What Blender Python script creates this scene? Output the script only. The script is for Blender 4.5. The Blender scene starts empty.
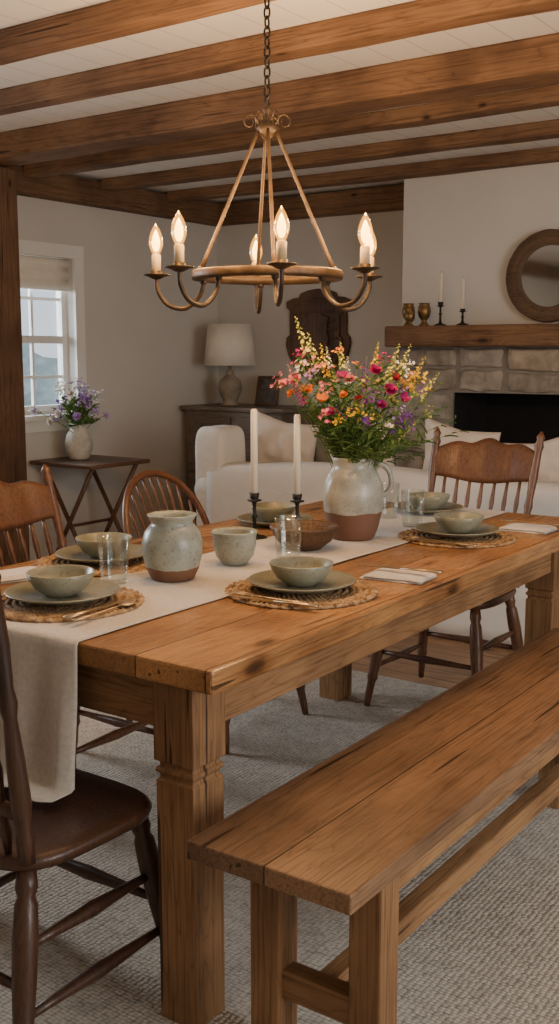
import bpy, bmesh, math, random
from math import sin, cos, pi, radians, sqrt
from mathutils import Vector, Matrix, noise
random.seed(7)
COL = bpy.context.scene.collection

# ------------------------------------------------------------------ materials
def new_mat(name):
    m = bpy.data.materials.new(name); m.use_nodes = True
    nt = m.node_tree
    return m, nt, nt.nodes['Principled BSDF']
def N(nt, t, **kw):
    n = nt.nodes.new(t)
    for k, v in kw.items(): setattr(n, k, v)
    return n
def math_(nt, op, a, b=None):
    n = N(nt, 'ShaderNodeMath', operation=op)
    for i, x in enumerate((a, b)):
        if x is None: continue
        if isinstance(x, (int, float)): n.inputs[i].default_value = x
        else: nt.links.new(x, n.inputs[i])
    return n.outputs[0]
def ramp(nt, fac, stops):
    r = N(nt, 'ShaderNodeValToRGB')
    while len(r.color_ramp.elements) < len(stops): r.color_ramp.elements.new(.5)
    for e, (p, c) in zip(r.color_ramp.elements, stops):
        e.position = p; e.color = (*c, 1) if len(c) == 3 else c
    nt.links.new(fac, r.inputs[0]); return r.outputs[0]
def mix(nt, mode, fac, a, b):
    n = N(nt, 'ShaderNodeMix', data_type='RGBA', blend_type=mode)
    if isinstance(fac, (int, float)): n.inputs[0].default_value = fac
    else: nt.links.new(fac, n.inputs[0])
    for s, x in ((6, a), (7, b)):
        if isinstance(x, tuple): n.inputs[s].default_value = (*x, 1)
        else: nt.links.new(x, n.inputs[s])
    return n.outputs[2]
def bump(nt, bs, h, strength=.3, dist=.01):
    b = N(nt, 'ShaderNodeBump'); b.inputs['Strength'].default_value = strength; b.inputs['Distance'].default_value = dist
    nt.links.new(h, b.inputs['Height']); nt.links.new(b.outputs[0], bs.inputs['Normal'])

def wood(name, light, dark, axis='Y', rough=.5, grain=1.0, plank=None, pax=0, knots=True, spec=.4, seamw=.0018, wear=1.0, kn=1.0):
    m, nt, bs = new_mat(name)
    tc = N(nt, 'ShaderNodeTexCoord'); oi = N(nt, 'ShaderNodeObjectInfo')
    add = N(nt, 'ShaderNodeVectorMath', operation='ADD')
    nt.links.new(tc.outputs['Object'], add.inputs[0])
    rv = N(nt, 'ShaderNodeCombineXYZ')
    r7 = math_(nt, 'MULTIPLY', oi.outputs['Random'], 7.3)
    for i in range(3): nt.links.new(r7, rv.inputs[i])
    extra = None; seam = None
    if plank:
        sp = N(nt, 'ShaderNodeSeparateXYZ'); nt.links.new(tc.outputs['Object'], sp.inputs[0])
        q = math_(nt, 'DIVIDE', sp.outputs[pax], plank)
        fl = math_(nt, 'FLOOR', q); fr = math_(nt, 'FRACT', q)
        wn = N(nt, 'ShaderNodeTexWhiteNoise', noise_dimensions='1D'); nt.links.new(fl, wn.inputs['W'])
        extra = wn.outputs['Value']
        e = math_(nt, 'ABSOLUTE', math_(nt, 'SUBTRACT', fr, .5))
        seam = math_(nt, 'GREATER_THAN', e, .5 - seamw / plank)
        r7b = math_(nt, 'ADD', r7, math_(nt, 'MULTIPLY', extra, 9.0))
        for i in range(3): nt.links.new(r7b, rv.inputs[i])
    nt.links.new(rv.outputs[0], add.inputs[1])
    mp = N(nt, 'ShaderNodeMapping')
    s = {'X': (1.3, 13, 13), 'Y': (13, 1.3, 13), 'Z': (13, 13, 1.3)}[axis]
    mp.inputs['Scale'].default_value = [v * grain for v in s]
    nt.links.new(add.outputs[0], mp.inputs[0])
    n1 = N(nt, 'ShaderNodeTexNoise'); n1.inputs['Scale'].default_value = 1.0; n1.inputs['Detail'].default_value = 3
    n1.inputs['Distortion'].default_value = .4; nt.links.new(mp.outputs[0], n1.inputs['Vector'])
    mp2 = N(nt, 'ShaderNodeMapping')
    s = {'X': (4, 170, 170), 'Y': (170, 4, 170), 'Z': (170, 170, 4)}[axis]
    mp2.inputs['Scale'].default_value = [v * grain for v in s]; nt.links.new(add.outputs[0], mp2.inputs[0])
    n2 = N(nt, 'ShaderNodeTexNoise'); n2.inputs['Scale'].default_value = 1; n2.inputs['Detail'].default_value = 4
    nt.links.new(mp2.outputs[0], n2.inputs['Vector'])
    n4 = N(nt, 'ShaderNodeTexNoise'); n4.inputs['Scale'].default_value = 3.2; n4.inputs['Detail'].default_value = 6
    nt.links.new(add.outputs[0], n4.inputs['Vector'])
    rg = math_(nt, 'FRACT', math_(nt, 'MULTIPLY', n1.outputs[0], 14.0))
    rl = ramp(nt, rg, [(0, (.62, .58, .54)), (.12, (.90, .88, .86)), (.5, (1.08, 1.07, 1.05)), (.93, (.95, .94, .93)), (1, (.62, .58, .54))])
    c = ramp(nt, n4.outputs[0], [(.32, dark), (.5, tuple(a * .6 + b * .4 for a, b in zip(light, dark))), (.68, light)])
    c = mix(nt, 'MULTIPLY', .75, c, rl)
    st = ramp(nt, n2.outputs[0], [(.35, (.45, .41, .38)), (.5, (1, 1, 1))])
    c = mix(nt, 'MULTIPLY', .65, c, st)
    if knots:
        mk = N(nt, 'ShaderNodeMapping')
        k = {'X': (3.4, 8, 8), 'Y': (8, 3.4, 8), 'Z': (8, 8, 3.4)}[axis]
        mk.inputs['Scale'].default_value = k; nt.links.new(add.outputs[0], mk.inputs[0])
        vo = N(nt, 'ShaderNodeTexVoronoi'); vo.inputs['Scale'].default_value = 1.0; nt.links.new(mk.outputs[0], vo.inputs['Vector'])
        kk = ramp(nt, vo.outputs['Distance'], [(.06 * kn, (.07, .045, .03)), (.11 * kn, (.30, .24, .19)), (.15 * kn, (.72, .66, .61)), (.24 * kn, (1, 1, 1))])
        c = mix(nt, 'MULTIPLY', .9, c, kk)
        mc = N(nt, 'ShaderNodeMapping')
        k = {'X': (1.6, 45, 45), 'Y': (45, 1.6, 45), 'Z': (45, 45, 1.6)}[axis]
        mc.inputs['Scale'].default_value = k; nt.links.new(add.outputs[0], mc.inputs[0])
        n5 = N(nt, 'ShaderNodeTexNoise'); n5.inputs['Scale'].default_value = 1; n5.inputs['Detail'].default_value = 1; nt.links.new(mc.outputs[0], n5.inputs['Vector'])
        t0 = .235 + .03 * wear
        ck = ramp(nt, n5.outputs[0], [(t0, (.10, .07, .05)), (t0 + .02, (1, 1, 1))])
        c = mix(nt, 'MULTIPLY', .85, c, ck)
    if plank:
        pv = ramp(nt, extra, [(0, (.82, .81, .80)), (1, (1.10, 1.09, 1.07))])
        c = mix(nt, 'MULTIPLY', 1.0, c, pv)
        c = mix(nt, 'MIX', seam, c, tuple(v * .2 for v in dark))
    nt.links.new(c, bs.inputs['Base Color'])
    rr = ramp(nt, n2.outputs[0], [(.3, (rough + .15,) * 3), (.7, (rough - .05,) * 3)])
    nt.links.new(rr, bs.inputs['Roughness'])
    bs.inputs['Specular IOR Level'].default_value = spec
    h = math_(nt, 'MULTIPLY', n2.outputs[0], 1.0)
    if plank: h = math_(nt, 'SUBTRACT', h, math_(nt, 'MULTIPLY', seam, 1.5))
    bump(nt, bs, h, .3, .002)
    return m

def plain(name, col, rough=.6, metal=0, var=.12, scale=12, bs_=.15, bscale=60, spec=.5, bdist=.003, sheen=0):
    m, nt, bs = new_mat(name)
    tc = N(nt, 'ShaderNodeTexCoord')
    n = N(nt, 'ShaderNodeTexNoise'); n.inputs['Scale'].default_value = scale; n.inputs['Detail'].default_value = 4
    nt.links.new(tc.outputs['Object'], n.inputs['Vector'])
    c = ramp(nt, n.outputs[0], [(.3, tuple(v * (1 - var) for v in col)), (.7, tuple(min(1, v * (1 + var)) for v in col))])
    nt.links.new(c, bs.inputs['Base Color'])
    bs.inputs['Roughness'].default_value = rough; bs.inputs['Metallic'].default_value = metal
    bs.inputs['Specular IOR Level'].default_value = spec
    if sheen: bs.inputs['Sheen Weight'].default_value = sheen
    if bs_:
        n2 = N(nt, 'ShaderNodeTexNoise'); n2.inputs['Scale'].default_value = bscale; n2.inputs['Detail'].default_value = 3
        nt.links.new(tc.outputs['Object'], n2.inputs['Vector']); bump(nt, bs, n2.outputs[0], bs_, bdist)
    return m

def weave(name, col, freq=500, strength=.5, rough=.9, var=.10):
    m, nt, bs = new_mat(name)
    tc = N(nt, 'ShaderNodeTexCoord'); sp = N(nt, 'ShaderNodeSeparateXYZ'); nt.links.new(tc.outputs['Object'], sp.inputs[0])
    s1 = math_(nt, 'SINE', math_(nt, 'MULTIPLY', sp.outputs[0], freq))
    s2 = math_(nt, 'SINE', math_(nt, 'MULTIPLY', math_(nt, 'ADD', sp.outputs[1], sp.outputs[2]), freq))
    h = math_(nt, 'MULTIPLY', s1, s2)
    n = N(nt, 'ShaderNodeTexNoise'); n.inputs['Scale'].default_value = 90; n.inputs['Detail'].default_value = 3
    nt.links.new(tc.outputs['Object'], n.inputs['Vector'])
    v = math_(nt, 'ADD', n.outputs[0], math_(nt, 'MULTIPLY', h, .08))
    c = ramp(nt, v, [(.3, tuple(x * (1 - var) for x in col)), (.7, tuple(min(1, x * (1 + var)) for x in col))])
    nt.links.new(c, bs.inputs['Base Color']); bs.inputs['Roughness'].default_value = rough
    bs.inputs['Sheen Weight'].default_value = .2; bs.inputs['Specular IOR Level'].default_value = .2
    bump(nt, bs, h, strength, .0006)
    return m

def ceramic(name, top, bottom=None, z=.0, rough=.35, speck=True):
    m, nt, bs = new_mat(name)
    tc = N(nt, 'ShaderNodeTexCoord'); sp = N(nt, 'ShaderNodeSeparateXYZ'); nt.links.new(tc.outputs['Object'], sp.inputs[0])
    n = N(nt, 'ShaderNodeTexNoise'); n.inputs['Scale'].default_value = 14; n.inputs['Detail'].default_value = 5
    nt.links.new(tc.outputs['Object'], n.inputs['Vector'])
    c = ramp(nt, n.outputs[0], [(.3, tuple(v * .68 for v in top)), (.7, tuple(min(1, v * 1.2) for v in top))])
    if speck:
        n3 = N(nt, 'ShaderNodeTexNoise'); n3.inputs['Scale'].default_value = 150; n3.inputs['Detail'].default_value = 2
        nt.links.new(tc.outputs['Object'], n3.inputs['Vector'])
        s = ramp(nt, n3.outputs[0], [(.32, (.4, .33, .25)), (.39, (1, 1, 1))])
        c = mix(nt, 'MULTIPLY', .7, c, s)
    bs.inputs['Roughness'].default_value = rough
    if bottom:
        zz = math_(nt, 'ADD', sp.outputs[2], math_(nt, 'MULTIPLY', math_(nt, 'SUBTRACT', n.outputs[0], .5), .02))
        f = math_(nt, 'LESS_THAN', zz, z)
        c = mix(nt, 'MIX', f, c, bottom)
        nt.links.new(math_(nt, 'ADD', math_(nt, 'MULTIPLY', f, .4), rough), bs.inputs['Roughness'])
    nt.links.new(c, bs.inputs['Base Color'])
    bump(nt, bs, n.outputs[0], .15, .004)
    return m

def thin_glass(name, tint=(.97, .98, .97), lo=.03, hi=.55, glow=None):
    m = bpy.data.materials.new(name); m.use_nodes = True; nt = m.node_tree
    nt.nodes.remove(nt.nodes['Principled BSDF']); out = nt.nodes['Material Output']
    t = N(nt, 'ShaderNodeBsdfTransparent'); t.inputs[0].default_value = (*tint, 1)
    g = N(nt, 'ShaderNodeBsdfGlossy'); g.inputs['Roughness'].default_value = .06; g.inputs[0].default_value = (.95, .97, .97, 1)
    lw = N(nt, 'ShaderNodeLayerWeight'); lw.inputs[0].default_value = .3
    f = ramp(nt, lw.outputs['Facing'], [(0, (lo,) * 3), (.6, (lo * 2.5,) * 3), (1, (hi,) * 3)])
    mx = N(nt, 'ShaderNodeMixShader'); nt.links.new(f, mx.inputs[0]); nt.links.new(t.outputs[0], mx.inputs[1]); nt.links.new(g.outputs[0], mx.inputs[2])
    sh = mx.outputs[0]
    if glow:
        e = N(nt, 'ShaderNodeEmission'); e.inputs[0].default_value = (*glow[:3], 1); e.inputs[1].default_value = glow[3]
        ad = N(nt, 'ShaderNodeAddShader'); nt.links.new(sh, ad.inputs[0]); nt.links.new(e.outputs[0], ad.inputs[1]); sh = ad.outputs[0]
    nt.links.new(sh, out.inputs[0]); return m

# ------------------------------------------------------------------ mesh builder
class M:
    def __init__(s): s.v = []; s.f = []; s.m = []; s.s = []
    def add(s, vs, fs, mat=0, smooth=False):
        o = len(s.v); s.v += [tuple(v) for v in vs]
        for f in fs: s.f.append([i + o for i in f]); s.m.append(mat); s.s.append(smooth)
        return s
    def box(s, a, b, mat=0, rot=None, piv=None):
        x0, y0, z0 = a; x1, y1, z1 = b
        vs = [Vector(p) for p in ((x0, y0, z0), (x1, y0, z0), (x1, y1, z0), (x0, y1, z0), (x0, y0, z1), (x1, y0, z1), (x1, y1, z1), (x0, y1, z1))]
        if rot is not None:
            c = Vector(piv) if piv is not None else sum(vs, Vector()) / 8
            vs = [c + rot @ (v - c) for v in vs]
        return s.add(vs, [(0, 3, 2, 1), (4, 5, 6, 7), (0, 1, 5, 4), (1, 2, 6, 5), (2, 3, 7, 6), (3, 0, 4, 7)], mat)
    def lathe(s, prof, o=(0, 0, 0), seg=32, mat=0, fn=None, smooth=True, mtx=None):
        vs = []; fs = []
        for r, z in prof:
            if r < .001: r = 0
            for k in range(seg):
                a = 2 * pi * k / seg
                p = Vector((r * cos(a), r * sin(a), z))
                if fn: p = fn(p, a, r, z)
                if mtx is not None: p = mtx @ p
                vs.append(p + Vector(o))
        n = len(prof)
        for i in range(n - 1):
            for k in range(seg):
                k2 = (k + 1) % seg
                fs.append((i * seg + k, i * seg + k2, (i + 1) * seg + k2, (i + 1) * seg + k))
        s.add(vs, fs, mat, smooth)
        return s
    def tube(s, pts, rad, seg=8, mat=0, flat=1.0, cap=True):
        pts = [Vector(p) for p in pts]; n = len(pts)
        if not isinstance(rad, (list, tuple)): rad = [rad] * n
        vs = []; fs = []; up = None
        for i, p in enumerate(pts):
            t = (pts[min(i + 1, n - 1)] - pts[max(i - 1, 0)])
            t = t.normalized() if t.length > 1e-9 else Vector((0, 0, 1))
            if up is None:
                up = Vector((0, 0, 1)) if abs(t.z) < .9 else Vector((1, 0, 0))
            u = (up - t * up.dot(t)); u = u.normalized() if u.length > 1e-6 else t.orthogonal().normalized()
            w = t.cross(u); up = u
            for k in range(seg):
                a = 2 * pi * k / seg
                vs.append(p + (u * cos(a) * flat + w * sin(a)) * rad[i])
        for i in range(n - 1):
            for k in range(seg):
                k2 = (k + 1) % seg
                fs.append((i * seg + k, i * seg + k2, (i + 1) * seg + k2, (i + 1) * seg + k))
        if cap:
            fs.append(tuple(reversed(range(seg)))); fs.append(tuple((n - 1) * seg + k for k in range(seg)))
        s.add(vs, fs, mat, True); return s
    def turned(s, p0, p1, prof, seg=12, mat=0):
        p0 = Vector(p0); p1 = Vector(p1)
        return s.tube([p0.lerp(p1, t) for t, r in prof], [r for t, r in prof], seg, mat)
    def ball(s, c, r, sc=(1, 1, 1), mat=0, seg=10, rings=6, fn=None):
        vs = []; fs = []
        for i in range(rings + 1):
            ph = pi * i / rings
            for k in range(seg):
                a = 2 * pi * k / seg
                p = Vector((sin(ph) * cos(a), sin(ph) * sin(a), -cos(ph)))
                if fn: p = fn(p)
                vs.append(Vector(c) + Vector((p.x * r * sc[0], p.y * r * sc[1], p.z * r * sc[2])))
        for i in range(rings):
            for k in range(seg):
                k2 = (k + 1) % seg
                fs.append((i * seg + k, i * seg + k2, (i + 1) * seg + k2, (i + 1) * seg + k))
        s.add(vs, fs, mat, True); return s
    def grid(s, fn, nu, nv, mat=0, smooth=True):
        vs = [fn(i / nu, j / nv) for j in range(nv + 1) for i in range(nu + 1)]
        fs = [(j * (nu + 1) + i, j * (nu + 1) + i + 1, (j + 1) * (nu + 1) + i + 1, (j + 1) * (nu + 1) + i) for j in range(nv) for i in range(nu)]
        return s.add(vs, fs, mat, smooth)
    def prism(s, poly, y0, y1, mat=0):
        n = len(poly)
        vs = [(x, y0, z) for x, z in poly] + [(x, y1, z) for x, z in poly]
        fs = [tuple(range(n)), tuple(reversed(range(n, 2 * n)))] + [(i, i + n, (i + 1) % n + n, (i + 1) % n) for i in range(n)]
        return s.add(vs, fs, mat)

def make(name, mb, mats, parent=None, bevel=0, loc=None, rot=None, solid=0, label=None, fixn=True, sub=0):
    me = bpy.data.meshes.new(name); me.from_pydata(mb.v, [], mb.f)
    if not isinstance(mats, (list, tuple)): mats = [mats]
    for m in mats: me.materials.append(m)
    me.polygons.foreach_set('material_index', mb.m); me.polygons.foreach_set('use_smooth', mb.s)
    me.update()
    if fixn:
        bm = bmesh.new(); bm.from_mesh(me)
        bmesh.ops.remove_doubles(bm, verts=bm.verts, dist=1e-6)
        bmesh.ops.recalc_face_normals(bm, faces=bm.faces); bm.to_mesh(me); bm.free()
    o = bpy.data.objects.new(name, me); COL.objects.link(o)
    if parent is not None: o.parent = parent
    if loc is not None: o.location = loc
    if rot is not None: o.rotation_euler = rot
    if solid:
        md = o.modifiers.new('s', 'SOLIDIFY'); md.thickness = solid; md.offset = 1
    if bevel:
        md = o.modifiers.new('b', 'BEVEL'); md.width = bevel; md.segments = 2; md.limit_method = 'ANGLE'; md.angle_limit = radians(40)
    if label: o['label'] = label
    return o
def tag(o, label, cat, group=None):
    o['label'] = label; o['category'] = cat
    if group: o['group'] = group
    return o
def thing(name, label, cat, loc, rotz=0, group=None):
    e = bpy.data.objects.new(name, None); e.empty_display_size = .05; COL.objects.link(e)
    e.location = loc; e.rotation_euler = (0, 0, rotz); return tag(e, label, cat, group)
def struct(o): o['kind'] = 'structure'; return o
def duplicate(o, loc, rotz=None, label=None):
    c = o.copy(); COL.objects.link(c); c.location = loc
    if rotz is not None: c.rotation_euler = (o.rotation_euler[0], o.rotation_euler[1], rotz)
    def rec(src, dst):
        for ch in src.children:
            k = ch.copy(); COL.objects.link(k); k.parent = dst; rec(ch, k)
    rec(o, c)
    if label: c['label'] = label
    return c

# ------------------------------------------------------------------ material set
W_TOP = wood('oak_table_top', (.50, .26, .102), (.26, .118, .044), 'Y', .26, plank=.173, pax=0, spec=.5)
W_TY = wood('oak_table_y', (.38, .21, .095), (.20, .10, .043), 'Y', .5)
W_TX = wood('oak_table_x', (.33, .18, .082), (.17, .085, .037), 'X', .5)
W_TZ = wood('oak_table_z', (.35, .19, .086), (.18, .09, .039), 'Z', .5)
W_BTOP = wood('bench_top_wood', (.31, .175, .094), (.145, .078, .041), 'Y', .34, plank=.18, pax=0, seamw=.0016, wear=1.3)
W_BEAM = wood('beam_wood', (.26, .145, .074), (.13, .068, .035), 'X', .7, .8, kn=.5)
W_BEAMY = wood('beam_wood_y', (.22, .122, .062), (.11, .056, .030), 'Y', .7, .8, kn=.5)
W_POST = wood('post_wood', (.16, .088, .047), (.08, .042, .024), 'Z', .7, .8, kn=.5)
W_DK = wood('dark_chair_wood', (.085, .038, .020), (.035, .016, .010), 'Z', .34, knots=False, spec=.5)
W_MED = wood('brown_chair_wood', (.18, .078, .038), (.08, .035, .019), 'Z', .32, knots=False, spec=.5)
W_FLOOR = wood('floor_boards', (.36, .20, .10), (.19, .10, .046), 'X', .4, plank=.12, pax=1)
W_SIDE = wood('side_table_wood', (.17, .09, .05), (.08, .04, .024), 'X', .4, knots=False)
W_DRESS = wood('dresser_wood', (.25, .20, .155), (.14, .108, .083), 'X', .5, knots=False)
W_ORN = wood('carved_dark_wood', (.16, .092, .054), (.075, .041, .025), 'Z', .6, knots=False)
W_MANT = wood('mantel_wood', (.25, .135, .065), (.12, .06, .03), 'X', .6)
W_MIRR = wood('mirror_frame_wood', (.19, .118, .07), (.085, .05, .031), 'X', .65, 1.6, knots=False)
W_BOWL = wood('turned_bowl_wood', (.17, .095, .05), (.08, .042, .023), 'X', .5, 2, knots=False)
P_WALL = plain('wall_plaster', (.63, .60, .55), .9, 0, .03, 3, .1, 40, .2)
P_CHIM = plain('chimney_plaster', (.74, .71, .655), .9, 0, .03, 3, .12, 30, .2)
P_WHITE = plain('white_trim_paint', (.80, .78, .74), .5, 0, .03, 5, .05)
m, nt, bs = new_mat('white_ceiling_boards'); P_CEIL = m
tc = N(nt, 'ShaderNodeTexCoord'); sp = N(nt, 'ShaderNodeSeparateXYZ'); nt.links.new(tc.outputs['Object'], sp.inputs[0])
fr = math_(nt, 'FRACT', math_(nt, 'DIVIDE', sp.outputs[0], .15)); sm = math_(nt, 'LESS_THAN', fr, .03)
nt.links.new(mix(nt, 'MIX', sm, (.86, .84, .79), (.60, .57, .52)), bs.inputs['Base Color']); bs.inputs['Roughness'].default_value = .7
bump(nt, bs, math_(nt, 'MULTIPLY', sm, -1.0), .2, .003)
F_LINEN = weave('linen_cloth', (.55, .49, .415), 900, .2)
F_NAPK = weave('napkin_cloth', (.62, .55, .47), 1100, .2)
F_SOFA = plain('sofa_slipcover', (.72, .665, .59), .95, 0, .03, 6, .25, 9, .15, .03)
F_PIL = plain('pillow_linen', (.70, .605, .51), .95, 0, .05, 8, .35, 14, .15, .02)
F_SHADE = plain('shade_fabric', (.80, .74, .64), .9, 0, .03, 20, .06, 200, .15)
C_VASE = ceramic('glazed_vase', (.33, .35, .295), (.19, .095, .055), .034, .32)
C_POT = ceramic('glazed_pot', (.33, .345, .285), None, 0, .32)
C_JUG = ceramic('jug_glaze', (.43, .415, .345), (.18, .085, .05), .085, .3)
C_PLATE = ceramic('plate_glaze', (.23, .225, .165), None, 0, .35)
C_BOWL = ceramic('bowl_glaze', (.28, .275, .20), None, 0, .3)
C_WHITE = ceramic('white_stoneware', (.60, .56, .48), None, 0, .5)
C_LAMP = ceramic('lamp_base_glaze', (.33, .27, .20), None, 0, .6)
M_IRON = plain('black_iron', (.03, .027, .024), .5, .7, .2, 30, .2)
M_BRZ = plain('aged_bronze', (.105, .064, .034), .5, .5, .35, 25, .3, 80)
M_BRZD = plain('dark_bronze', (.062, .040, .024), .5, .5, .35, 25, .3, 80)
M_BRASS = plain('dull_brass', (.26, .16, .065), .42, .8, .25, 20, .1)
M_STEEL = plain('cutlery_bronze', (.50, .36, .22), .33, .85, .1, 20, 0)
CANDLE = plain('candle_wax', (.84, .76, .60), .45, 0, .04, 8, .05)
SLEEVE = plain('candle_sleeve', (.66, .48, .26), .5, 0, .05, 8, .05)
WICK = plain('wick', (.03, .02, .02), .9)
G_GL = thin_glass('clear_glass', (.93, .95, .94), .07, .95); G_WIN = thin_glass('window_glass', (.97, .98, .98), .04, .3)
MIRROR = plain('mirror_glass', (.62, .63, .62), .05, 1.0, .02, 3, 0)
BLACK = plain('soot', (.012, .010, .009), .95, 0, .3, 8, .3, 20)
BULB = thin_glass('bulb_glass', (1, .90, .66), .05, .30, glow=(1, .42, .05, 1.0))
m, nt, bs = new_mat('glowing_filament'); FIL = m
bs.inputs['Base Color'].default_value = (.6, .4, .1, 1)
bs.inputs['Emission Color'].default_value = (1, .58, .13, 1); bs.inputs['Emission Strength'].default_value = 10
m, nt, bs = new_mat('field_stone'); STONE = m
tc = N(nt, 'ShaderNodeTexCoord'); ge = N(nt, 'ShaderNodeNewGeometry')
n = N(nt, 'ShaderNodeTexNoise'); n.inputs['Scale'].default_value = 11; n.inputs['Detail'].default_value = 9; nt.links.new(tc.outputs['Object'], n.inputs['Vector'])
c1 = ramp(nt, ge.outputs['Random Per Island'], [(0, (.30, .265, .22)), (.3, (.48, .42, .34)), (.5, (.35, .325, .295)), (.75, (.43, .39, .33)), (1, (.50, .415, .31))])
c2 = ramp(nt, n.outputs[0], [(.3, (.6, .58, .55)), (.7, (1.15, 1.12, 1.1))])
nt.links.new(mix(nt, 'MULTIPLY', 1, c1, c2), bs.inputs['Base Color']); bs.inputs['Roughness'].default_value = .95; bump(nt, bs, n.outputs[0], .9, .02)
MORTAR = plain('mortar', (.27, .24, .20), .95, 0, .15, 20, .4)
m, nt, bs = new_mat('woven_rug'); RUG = m
tc = N(nt, 'ShaderNodeTexCoord'); mp = N(nt, 'ShaderNodeMapping'); mp.inputs['Scale'].default_value = (75, 108, 100); nt.links.new(tc.outputs['Object'], mp.inputs[0])
vo = N(nt, 'ShaderNodeTexVoronoi'); vo.inputs['Scale'].default_value = 1; vo.inputs['Randomness'].default_value = .35; nt.links.new(mp.outputs[0], vo.inputs['Vector'])
n = N(nt, 'ShaderNodeTexNoise'); n.inputs['Scale'].default_value = 35; n.inputs['Detail'].default_value = 3; nt.links.new(tc.outputs['Object'], n.inputs['Vector'])
c1 = ramp(nt, vo.outputs['Distance'], [(.15, (.60, .54, .46)), (.55, (.44, .39, .325)), (.85, (.13, .112, .09))])
c2 = ramp(nt, n.outputs[0], [(.35, (.80, .79, .78)), (.6, (1.06, 1.06, 1.05))])
nt.links.new(mix(nt, 'MULTIPLY', .8, c1, c2), bs.inputs['Base Color']); bs.inputs['Roughness'].default_value = 1; bs.inputs['Specular IOR Level'].default_value = .1
bump(nt, bs, math_(nt, 'MULTIPLY', vo.outputs['Distance'], -1.0), .9, .006)
m, nt, bs = new_mat('seagrass'); GRASS = m
tc = N(nt, 'ShaderNodeTexCoord'); n = N(nt, 'ShaderNodeTexNoise'); n.inputs['Scale'].default_value = 60; n.inputs['Detail'].default_value = 5; nt.links.new(tc.outputs['Object'], n.inputs['Vector'])
nt.links.new(ramp(nt, n.outputs[0], [(.3, (.10, .055, .025)), (.5, (.33, .20, .10)), (.7, (.50, .34, .19))]), bs.inputs['Base Color']); bs.inputs['Roughness'].default_value = .8
bump(nt, bs, n.outputs[0], .5, .003)

# ------------------------------------------------------------------ room shell
CZ = 2.375
XL, YB = -4.74, 6.0
XR, YF = 1.9, -1.6
struct(make('floor', M().box((XL - .15, YF, -.1), (XR, YB + .15, 0)), W_FLOOR))
struct(make('ceiling', M().box((XL - .15, YF, CZ), (XR, YB + .15, CZ + .1)), P_CEIL))
wy0, wy1, wz0, wz1 = 3.80, 4.60, .98, 1.90
mb = M().box((XL - .15, YF, 0), (XL, 1.2, CZ)).box((XL - .15, 1.2, 0), (XL, 2.6, .8)).box((XL - .15, 1.2, 2.0), (XL, 2.6, CZ)).box((XL - .15, 2.6, 0), (XL, wy0, CZ)).box((XL - .15, wy1, 0), (XL, YB + .15, CZ)).box((XL - .15, wy0, 0), (XL, wy1, wz0)).box((XL - .15, wy0, wz1), (XL, wy1, CZ))  # the nearer opening is unseen, added for cool light across the table
struct(make('wall_left', mb, P_WALL))
struct(make('wall_back', M().box((XL, YB, 0), (XR, YB + .15, CZ)), P_WALL))
struct(make('wall_front', M().box((XL, YF - .12, 0), (XR, YF, CZ)), P_WALL))
mb = M().box((XR, YF, 0), (XR + .12, YB + .15, .35)).box((XR, YF, 2.15), (XR + .12, YB + .15, CZ)).box((XR, 3.7, .35), (XR + .12, YB + .15, 2.15)).box((XR, YF, .35), (XR + .12, .3, 2.15))  # unseen opening, sized to control the side fill light
struct(make('wall_right', mb, P_WALL))
struct(make('trim_1', M().box((XL, YF, 2.22), (XL + .10, YB, 2.36)), W_BEAMY, bevel=.006))
struct(make('trim_2', M().box((XL + .1, YB - .1, 2.22), (-3.04, YB, 2.36)), W_BEAM, bevel=.006))
struct(make('baseboard_back', M().box((XL + .02, YB - .018, 0), (-3.1, YB, .13)), P_WHITE, bevel=.004))
struct(make('baseboard_left', M().box((XL, YF, 0), (XL + .018, YB - .02, .13)), P_WHITE, bevel=.004))
struct(make('wall_chimney', M().box((-3.04, 5.6, 1.48), (-.9, YB, CZ)).box((-3.04, 5.62, 0), (-2.66, YB, 1.48)).box((-1.5, 5.62, 0), (-.9, YB, 1.48)).box((-2.66, 5.62, 1.14), (-1.5, YB, 1.48)), P_CHIM))
beams = [(1.93, .05, 2.30), (2.49, .05, 2.30), (3.01, .05, 2.30), (3.60, .09, 2.255), (4.20, .05, 2.31), (4.80, .05, 2.31), (5.40, .05, 2.31)]
for i, (y, hw, zb) in enumerate(beams):
    mb = M(); nseg = 30
    def f(x, yy, zz):
        return (x, yy + .010 * noise.noise(Vector((x * 2.2, yy * 5, i * 3.1))), zz + .007 * noise.noise(Vector((x * 2.5, yy * 7 + 9, i * 1.7))))
    rings = []
    for k in range(nseg + 1):
        x = XL + .1 + (XR - .02 - XL - .1) * k / nseg
        rings.append([f(x, y - hw, zb), f(x, y + hw, zb), (x, y + hw, CZ), (x, y - hw, CZ)])
    vs = [p for r in rings for p in r]
    fs = [(k * 4 + j, k * 4 + (j + 1) % 4, (k + 1) * 4 + (j + 1) % 4, (k + 1) * 4 + j) for k in range(nseg) for j in range(4)]
    fs += [(3, 2, 1, 0), tuple(nseg * 4 + j for j in range(4))]
    mb.add(vs, fs)
    b = make('ceiling_beam', mb, W_BEAM, bevel=.008)
    tag(b, 'rough-hewn brown timber beam under the white board ceiling' if hw < .08 else 'thick rough-hewn main timber beam carried by a post', 'beam', 'exposed ceiling beams')
b = make('timber_post', M().box((-4.42, 3.50, 0), (-4.19, 3.71, 2.245)), W_POST, bevel=.012)
tag(b, 'dark square timber post holding up the main beam', 'post')
mb = M()
c = .075
mb.box((XL, wy0 - c, wz0), (XL + .02, wy0, wz1)).box((XL, wy1, wz0), (XL + .02, wy1 + c, wz1)).box((XL, wy0 - c, wz1 + .0005), (XL + .024, wy1 + c, wz1 + c))
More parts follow.
